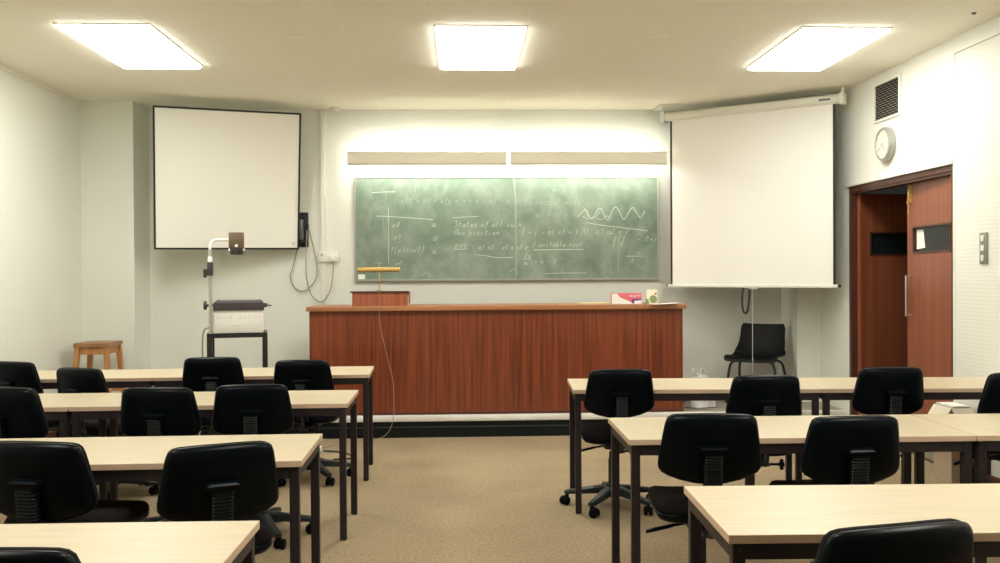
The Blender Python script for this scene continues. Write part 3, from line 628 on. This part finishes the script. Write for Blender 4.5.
def lettering(s, size, name, parent, m, loc, rot, space=1.0):
    cu = bpy.data.curves.new(name, 'FONT'); cu.body = s; cu.size = size; cu.extrude = .0004; cu.align_x = 'CENTER'; cu.space_character = space
    ob = bpy.data.objects.new(name + '_src', cu); C.objects.link(ob)
    dg = bpy.context.evaluated_depsgraph_get(); me = bpy.data.meshes.new_from_object(ob.evaluated_get(dg)); me.name = name
    bpy.data.objects.remove(ob); me.materials.clear(); me.materials.append(m)
    o = bpy.data.objects.new(name, me); C.objects.link(o); o.parent = parent; o.location = loc; o.rotation_euler = rot; return o
lettering('ELITE  OPTICS', .036, 'lettering', op, M['ink'], (.01, -.001, .115), (PI / 2, 0, 0), 1.55)
q = MB(); q.box((-.03, -.0012, .055), (-.012, 0, .062)); q.box((.0, -.0012, .055), (.022, 0, .062)); q.build('small_print', M['ink'], op, smooth=0)
cable('projector_cable', [(-2.05, 7.63, 1.01), (-2.10, 7.64, .97), (-2.115, 7.66, .80), (-2.11, 7.68, .5), (-2.13, 7.66, .2), (-2.2, 7.6, .012), (-2.4, 7.5, .008)], .006, M['cable_grey'], 'grey mains cable hanging beside the projector trolley leg')

# ------------------------------------------------------------------ wooden stool
st = thing('wooden_stool', 'square wooden stool with orange-brown legs in the far corner', 'stool', (-3.225, 8.38, .191))
q = MB(); q.grid(lambda u, v: ((u - .5) * .30, (v - .5) * .34, .655 - .012 * math.sin(PI * u) * math.sin(PI * v)), 10, 10); q.grid(lambda u, v: ((u - .5) * .30, (v - .5) * .34, .622), 1, 1)
for (a0, a1) in (((-.15, -.17), (.15, -.17)), ((.15, -.17), (.15, .17)), ((.15, .17), (-.15, .17)), ((-.15, .17), (-.15, -.17))):
    q.grid(lambda u, v, a0=a0, a1=a1: (a0[0] + (a1[0] - a0[0]) * u, a0[1] + (a1[1] - a0[1]) * u, .622 + .033 * v), 10, 1)
bmesh.ops.remove_doubles(q.bm, verts=q.bm.verts, dist=1e-4)
q.build('seat', M['stool_top'], st)
sq = lambda x, y, z, s: [(x - s, y - s, z), (x + s, y - s, z), (x + s, y + s, z), (x - s, y + s, z)]
for sx in (-1, 1):
    for sy in (-1, 1):
        q = MB(); q.rings([sq(sx * .168, sy * .185, .0, .017), sq(sx * .122, sy * .142, .622, .021)]); q.build('leg', M['stool_wood'], st, smooth=0)
for sy in (-1, 1):
    q = MB(); q.box((-.105, sy * .14 - .01, .555), (.105, sy * .14 + .01, .62)); q.build('apron', M['stool_wood'], st, smooth=0)
    q = MB(); q.box((-.135, sy * .165 - .009, .20), (.135, sy * .165 + .009, .235)); q.build('stretcher', M['stool_wood'], st, smooth=0)
for sx in (-1, 1):
    q = MB(); q.box((sx * .12 - .01, -.125, .555), (sx * .12 + .01, .125, .62)); q.build('apron', M['stool_wood'], st, smooth=0)
    q = MB(); q.box((sx * .143 - .009, -.155, .28), (sx * .143 + .009, .155, .315)); q.build('stretcher', M['stool_wood'], st, smooth=0)

# ------------------------------------------------------------------ plastic stacking chair
pc = thing('plastic_chair', 'black moulded plastic stacking chair below the pull-down screen', 'chair', (2.815, 8.78, .191), R(-33))
PROF = smoothpath([(0, -.235, .395), (0, -.222, .425), (0, -.17, .437), (0, -.05, .425), (0, .07, .418), (0, .135, .432), (0, .175, .485), (0, .20, .56), (0, .222, .65), (0, .243, .735)], 6)
def shell(u, v):
    """u across 0..1, v from the front lip of the seat up the back; chair faces -y"""
    x0 = 2 * u - 1; k = v * (len(PROF) - 1); i = min(int(k), len(PROF) - 2); f_ = k - i
    p = PROF[i].lerp(PROF[i + 1], f_); t = (PROF[min(i + 1, len(PROF) - 1)] - PROF[max(i - 1, 0)]).normalized(); n = Vector((0, -t.z, t.y))
    hw = .25 - .034 * max(0, min(1, (v - .45) / .4))
    if v > .9: hw *= 1 - .10 * ((v - .9) / .1) ** 3
    if v < .1: hw *= 1 - .10 * ((.1 - v) / .1) ** 2
    curl = .018 + .05 * math.exp(-((v - .60) / .14) ** 2)
    return Vector((x0 * hw, p.y, p.z)) + n * curl * abs(x0) ** 3 - n * .008 * (1 - x0 * x0)
q = MB(); q.grid(shell, 20, 54)
geo = bmesh.ops.solidify(q.bm, geom=q.bm.faces[:], thickness=.007)
q.build('seat_shell', M['chair_shell'], pc, smooth=60)
for s in (-1, 1):
    q = MB(); q.tube(smoothpath([(s * .235, -.215, .0), (s * .225, -.20, .2), (s * .205, -.18, .36), (s * .16, -.165, .398), (s * .1, -.155, .402)], 6), .012, 10); q.build('leg', M['black_metal'], pc)
    q = MB(); q.tube(smoothpath([(s * .235, .23, .0), (s * .225, .19, .2), (s * .205, .14, .35), (s * .16, .11, .392), (s * .1, .10, .398)], 6), .012, 10); q.build('leg', M['black_metal'], pc)
q = MB(); q.tube([(-.12, -.158, .402), (.12, -.158, .402)], .012, 10); q.tube([(-.12, .103, .396), (.12, .103, .396)], .012, 10); q.tube([(-.13, -.16, .40), (-.13, .105, .396)], .011, 8); q.tube([(.13, -.16, .40), (.13, .105, .396)], .011, 8)
q.build('seat_frame', M['black_metal'], pc)

# ------------------------------------------------------------------ plastic bag, carton
bg = MB()
def bagf(u, v):
    th = 2 * PI * u; r = (.155, .175, .17, .15, .12, .085, .06)[min(6, int(v * 6.99))]
    r *= 1 + .10 * math.sin(5 * th + 7 * v) + .06 * math.sin(11 * th - 9 * v)
    return Vector((r * math.cos(th), r * .7 * math.sin(th), .002 + .30 * v ** .9 + .01 * math.sin(4 * th + 3)* v))
bg.grid(bagf, 48, 14)
bmesh.ops.remove_doubles(bg.bm, verts=bg.bm.verts, dist=1e-4)
pb = thing('plastic_bag', 'crumpled white plastic bag on the platform beside the lecture desk', 'bag', (2.19, 8.5, .196), R(20))
bg.build('bag_body', M['bag'], pb, smooth=70)
q = MB()
for s in (-1, 1): q.tube(smoothpath([(s * .05, 0, .285), (s * .07, .02, .32), (s * .05, .03, .345), (s * .015, .02, .32), (s * .02, 0, .285)], 6), .006, 6)
q.build('handle', M['bag'], pb)
cx = thing('open_carton', 'narrow buff cardboard carton with white papers standing against the ribbed wall', 'carton', (3.325, 6.18, 0))
q = MB(); w, d, h = .070, .115, .515; t = .004
q.box((-w, -d, .001), (w, d, t)); q.box((-w, -d, t), (w, -d + t, h)); q.box((-w, d - t, t), (w, d, h)); q.box((-w, -d + t, t), (-w + t, d - t, h)); q.box((w - t, -d + t, t), (w, d - t, h)); q.build('box_body', M['carton'], cx, smooth=0)
q = MB(); q.box((0, -d, 0), (.12, d, .003), Mx=T(-w, 0, h) @ Rm(R(122), 'Y')); q.build('flap', M['carton_in'], cx, smooth=0)
q = MB(); q.box((-w, -.10, 0), (w, 0, .003), Mx=T(0, -d, h) @ Rm(R(48), 'X')); q.build('flap', M['carton_in'], cx, smooth=0)
q = MB(); q.box((-w + .012, -d + .012, t), (w - .008, d - .01, h + .012), Mx=Rm(R(2), 'Z')); q.build('paper_pile', M['paper'], cx, smooth=0)

# ------------------------------------------------------------------ tables
def table(L, loc, rz, label, D=.59):
    """origin: aisle/near corner convention handled by caller - local x 0..L, y 0..D"""
    t = thing('classroom_table', label, 'table', loc, rz, 'classroom tables in rows')
    tp = MB(); tp.box((0, 0, .716), (L, D, .74), bev=.0015, seg=1)
    for f in tp.bm.faces:
        f.normal_update(); f.material_index = 0 if abs(f.normal.z) > .9 else 1
    tp.build('tabletop', [M['maple'], M['lipping']], t, smooth=0)
    a, z0, z1 = .036, .672, .7155
    r = MB(); r.box((.012 + a, .008, z0), (L - .012 - a, .008 + .028, z1)); r.box((.012 + a, D - .036, z0), (L - .012 - a, D - .008, z1)); r.box((.012, .008 + a, z0), (.04, D - .008 - a, z1)); r.box((L - .04, .008 + a, z0), (L - .012, D - .008 - a, z1))
    r.build('frame', M['frame'], t, smooth=0)
    for x in (.012, L - .012 - a):
        for y in (.008, D - .008 - a):
            g = MB(); g.box((x, y, .004), (x + a, y + a, z1), bev=.003, seg=1); g.box((x + .002, y + .002, .0), (x + a - .002, y + a - .002, .006))
            if y < .1: g.lathe([(0, 0), (.004, 0), (.003, .002), (0, .002)], 8, Mx=T(x + a / 2, y, .695) @ Rm(PI / 2, 'X'))
            g.build('leg', M['frame'], t, smooth=0)
    return t
TW = 1.468
def place(side, x, y, rz, lengths, labels, D=.59):
    ux, uy = math.cos(rz), math.sin(rz); off = 0.
    for L, lab in zip(lengths, labels):
        if side > 0: table(L, (x + ux * off, y + uy * off, 0), rz, lab, D)
        else: table(L, (x - ux * (off + L), y - uy * (off + L), 0), rz, lab, D)
        off += L + .004
place(-1, -.643, 6.46, .04, [TW, 1.36], ['maple-topped table in the first row, aisle end, before the projector trolley', 'maple-topped table in the first row, against the plain wall by the stool'])
place(-1, -.618, 5.02, .008, [TW, 1.40], ['maple-topped table in the second row on the stool side, aisle end', 'maple-topped table in the second row against the plain wall'])
place(-1, -.602, 3.492, .016, [TW, 1.38], ['maple-topped table in the third row on the stool side, aisle end', 'maple-topped table in the third row against the plain wall'])
place(-1, -.582, 2.062, -.01, [TW], ['maple-topped table in the last row on the stool side'])
place(1, .655, 5.49, -.055, [TW, 1.285], ['maple-topped table in the first row on the door side, aisle end', 'maple-topped table in the first row by the ribbed wall'])
place(1, .690, 3.835, -.008, [TW, 1.25], ['maple-topped table in the second row on the door side, aisle end', 'maple-topped table in the second row by the ribbed wall'])
place(1, .700, 2.425, -.028, [TW, 1.22], ['maple-topped table in the last row on the door side, aisle end', 'maple-topped table in the last row by the ribbed wall'], .565)

# ------------------------------------------------------------------ swivel chairs
HALF = [(0, .273), (.05, .2725), (.10, .2705), (.14, .267), (.158, .262), (.170, .252), (.177, .232), (.183, .20), (.190, .155), (.197, .11), (.2005, .078), (.199, .058), (.188, .042), (.165, .030), (.12, .0155), (.06, .004), (0, 0)]
HALF = [(x * 1.045, z * 1.09) for x, z in HALF]
OUT = HALF + [(-x, z) for x, z in HALF[-2:0:-1]]
def bow(x, z): return .55 * x * x                                  # the back wraps forward at its sides
def back_loops(depths):
    cz = .147; L = []
    for sc, y in depths: L.append([(x * sc, y + bow(x * sc, z), cz + (z - cz) * sc) for x, z in OUT])
    return L
def rrect(w, d, r, n=7):
    P = []
    for cx_, cy_, a0 in ((w - r, d - r, 0), (-w + r, d - r, 90), (-w + r, -d + r, 180), (w - r, -d + r, 270)):
        for k in range(n + 1):
            a = R(a0 + 90 * k / n); P.append((cx_ + r * math.cos(a), cy_ + r * math.sin(a)))
    return P
def make_chair():
    t = thing('swivel_chair', 'x', 'chair', (0, 0, 0), 0, 'black swivel chairs at the tables')
    # five star base
    b = MB()
    for k in range(5):
        a = R(90 + 72 * k); c_, s_ = math.cos(a), math.sin(a); L = []
        for r_, w_, z0, z1 in ((.02, .034, .085, .135), (.10, .030, .085, .128), (.20, .025, .076, .108), (.285, .022, .068, .092), (.30, .016, .070, .088)):
            L.append([(r_ * c_ - w_ * s_ * q, r_ * s_ + w_ * c_ * q, z) for q, z in ((-1, z0), (1, z0), (1, z1 - .008), (.6, z1), (-.6, z1), (-1, z1 - .008))])
        b.rings(L)
    b.lathe([(0, .07), (.045, .07), (.05, .10), (.04, .145), (0, .145)], 20)
    b.build('star_base', M['grey_plastic'], t, smooth=35)
    for k in range(5):
        a = R(90 + 72 * k); x, y = .285 * math.cos(a), .285 * math.sin(a); Mx_ = T(x, y, .028) @ Rm(a + R(35 * k + 20), 'Z')
        w_ = MB()
        w_.tube([(x, y, .03), (x, y, .072)], .010, 8); w_.box((-.012, -.006, -.004), (.028, .006, .034), bev=.004, Mx=Mx_)
        w_ = w_.build('castor', M['black_plastic'], t)
        for s in (-1, 1):
            wh = MB(); wh.lathe([(0, -.010), (.021, -.010), (.0275, -.004), (.0275, .006), (.020, .010), (0, .010)], 16, Mx=Mx_ @ T(.018, s * .0165, 0) @ Rm(PI / 2, 'X')); wh.build('wheel', M['black_plastic'], w_)
    g = MB(); g.lathe([(0, .14), (.028, .14), (.028, .30), (.0225, .30), (.0225, .34), (.014, .345), (.014, .385), (0, .385)], 16); g.build('gas_column', M['black_metal'], t)
    mch = MB(); mch.box((-.07, -.13, .375), (.07, .10, .415), bev=.01); mch.box((-.03, -.245, .375), (.03, -.12, .395), bev=.006)
    mch.build('mechanism', M['black_metal'], t)
    lv = MB(); lv.tube([(-.04, -.03, .385), (-.13, -.05, .375)], .006, 8)
    lv.rings([[(-.12 - u * .12, -.05 - .02 * u + w_ * q[0], .377 - .022 * u + q[1] * .008) for q in ((-1, 0), (-.7, .8), (.7, .8), (1, 0), (.7, -.8), (-.7, -.8))] for u, w_ in ((0, .008), (.2, .013), (.8, .014), (1, .007))])
    lv.build('lever', M['black_plastic'], t)
    kn = MB(); kn.tube([(.03, -.225, .385), (.085, -.235, .385)], .007, 8)
    kn.lathe([(0, -.012), (.016, -.012), (.022, 0), (.016, .012), (0, .012)], 5, Mx=T(.095, -.237, .385) @ Rm(PI / 2, 'Y')); kn.box((.085, -.245, .355), (.105, -.229, .415), bev=.006)
    kn.build('tension_knob', M['black_plastic'], t)
    o2 = rrect(.205, .205, .085)
    ss = MB(); ss.rings([[(x * f_, y * f_, z) for x, y in o2] for f_, z in ((.25, .412), (.80, .414), (.93, .424), (.985, .440), (1.0, .452), (.985, .458))]); ss.build('seat_shell', M['black_plastic'], t, smooth=60)
    sc = MB(); sc.rings([[(x * f_, y * f_ , z - (.018 * max(0, (y - .1) / .1) ** 2 if y > .1 else 0) * f_) for x, y in o2] for f_, z in ((.97, .456), (1.0, .468), (.995, .486), (.96, .500), (.88, .508), (.6, .511), (.2, .508))]); sc.build('seat', M['black_fabric'], t, smooth=60)
    # backrest group, origin at lower edge of the shell
    yb, zb = -.232, .576
    bs = MB(); bs.rings(back_loops(((.30, -.030), (.72, -.027), (.90, -.021), (.965, -.013), (1.0, -.002), (1.0, .006), (.985, .011))))
    bk = bs.build('backrest_shell', M['black_plastic'], t, smooth=60, loc=(0, yb, zb)); bk.rotation_euler = (R(11), 0, 0)
    bc = MB(); bc.rings(back_loops(((.97, .009), (.985, .016), (.97, .030), (.90, .040), (.6, .045), (.2, .045)))); bc.build('back_cushion', M['black_fabric'], t, smooth=60, loc=(0, yb, zb)).rotation_euler = (R(11), 0, 0)
    # bellows sleeve over the back stem
    be = MB(); L = []; n = 22
    for i in range(n * 2 + 1):
        z = .156 - i * (.277 / (n * 2)); y = -.047 - .006 * math.sin(i / 44 * PI); s_ = 1.0 if i % 2 else .84
        y -= .012 * max(0, (i - 30) / 14.) * -1
        L.append([(px_ * s_, y + py_ * s_, z) for px_, py_ in rrect(.039, .020, .010, 3)])
    be.rings(L)
    b1 = be.build('bellows', M['rubber'], t, smooth=0, loc=(0, yb, zb)); b1.rotation_euler = (R(9), 0, 0)
    cp = MB(); cp.rings([[(x, y, z) for x, y in ((-w_, y0), (w_, y0), (w_ * .92, y1), (-w_ * .92, y1))] for w_, y0, y1, z in ((.046, -.02, -.066, .150), (.058, -.018, -.068, .162), (.060, -.018, -.068, .171), (.046, -.018, -.060, .177))])
    cp.build('bellows_cap', M['black_plastic'], b1, smooth=30).rotation_euler = (R(1), 0, 0)
    sm = MB(); sm.tube([(0, -.245, .385), (0, -.262, .40), (0, -.268, .44), (0, -.272, .62)], .014, 8); sm.build('back_stem', M['black_metal'], t)
    return t
proto = make_chair(); index_children(proto)
# x, y of the backrest, heading (0 = faces the chalkboard, + turns towards the plain wall), base turn, top height of the back, seat lift, label
SPOTS = [
 (.920, 5.395, R(1), .876, .00, 'black swivel chair at the aisle end of the first row on the door side'),
 (1.64, 4.97, R(2), .876, .00, 'black swivel chair second from the aisle in the door-side first row, below the plastic chair'),
 (2.420, 5.16, R(2), .893, .00, 'black swivel chair in the first row before the double door'),
 (2.935, 4.80, R(12), .898, .03, 'black swivel chair in the first row beside the ribbed wall, near the carton'),
 (1.00, 3.71, R(-4), .866, -.02, 'black swivel chair at the aisle end of the second row on the door side'),
 (1.592, 3.72, R(3), .848, .00, 'black swivel chair second from the aisle in the second row on the door side'),
 (.937, 1.965, R(13), .893, .00, 'black swivel chair at the last-row table on the door side, back glinting'),
 (-2.955, 6.22, R(-20), .876, .00, 'black swivel chair in the first row beside the plain wall'),
 (-2.40, 5.93, R(-26), .858, .00, 'black swivel chair turned sideways in the first row in line with the wooden stool'),
 (-1.66, 6.25, R(2), .890, .00, 'black swivel chair in the first row in front of the projector trolley'),
 (-1.078, 6.31, R(-4), .860, .00, 'black swivel chair at the aisle end of the first row on the stool side'),
 (-2.195, 4.53, R(-14), .908, .00, 'black swivel chair in the second row beside the plain wall'),
 (-1.558, 4.82, R(-4), .864, .00, 'black swivel chair second from the aisle in the second row on the stool side'),
 (-1.092, 4.87, R(3), .868, .00, 'black swivel chair at the aisle end of the second row on the stool side'),
 (-1.50, 3.32, R(-11), .857, .055, 'black swivel chair with raised seat in the third row on the stool side'),
 (-.852, 3.30, R(23), .844, -.01, 'black swivel chair turned askew at the aisle end of the third row'),
 (-.962, 1.92, R(-4), .888, .00, 'black swivel chair at the last-row table on the stool side'),
]
SPIN = [0, 0, 0, 0, 0, -14, 0, 0, 6, 0, 0, -14, 0, -10, 0, 0, 0]
for i, (x, y, a, top, lift, lab) in enumerate(SPOTS):
    o = proto if i == 0 else copy_tree(proto)
    # the backrest sits .24 behind the chair's axis
    o.location = (x - math.sin(a) * .255, y + math.cos(a) * .255, 0); o.rotation_euler = (0, 0, a); o['label'] = lab
    dz = top - (.576 + .2965)
    kids = [c for c in C.objects if c.parent is o]
    spin = R(SPIN[i])
    for c in kids:
        nm = c.name.split('.')[0]
        if nm in ('backrest_shell', 'back_cushion', 'bellows', 'bellows_cap'): c.location.z += dz
        elif nm in ('seat', 'seat_shell', 'mechanism', 'lever', 'tension_knob'): c.location.z += lift
        elif nm == 'back_stem': c.location.z += lift
        elif nm in ('star_base', 'castor'): c.rotation_euler = (0, 0, spin)
    if i == 0: proto_kids_done = True

# ------------------------------------------------------------------ camera, world, view
cam = bpy.data.cameras.new('camera'); co = bpy.data.objects.new('camera', cam); C.objects.link(co); S.camera = co
yw, pt, rlq = R(2.34), R(-.52), R(-.335)
fwd = Vector((math.sin(yw) * math.cos(pt), math.cos(yw) * math.cos(pt), math.sin(pt)))
rt = Vector((math.cos(yw), -math.sin(yw), 0)); up = rt.cross(fwd)
rt2 = rt * math.cos(rlq) + up * math.sin(rlq); up2 = -rt * math.sin(rlq) + up * math.cos(rlq)
mw = Matrix((rt2, up2, -fwd)).transposed().to_4x4(); mw.translation = (0, 0, 1.436)
co.matrix_world = mw
cam.sensor_width = 36; cam.lens = 930 / 1000 * 36; cam.clip_start = .05; cam.clip_end = 60
w = bpy.data.worlds.new('world'); S.world = w; w.use_nodes = True
w.node_tree.nodes['Background'].inputs[0].default_value = (.01, .01, .01, 1); w.node_tree.nodes['Background'].inputs[1].default_value = 1
S.view_settings.view_transform = 'Standard'; S.view_settings.look = 'None'; S.view_settings.gamma = 1; S.view_settings.use_curve_mapping = False
S.view_settings.exposure = .93
S.cycles.use_denoising = True; S.cycles.max_bounces = 10; S.cycles.diffuse_bounces = 6
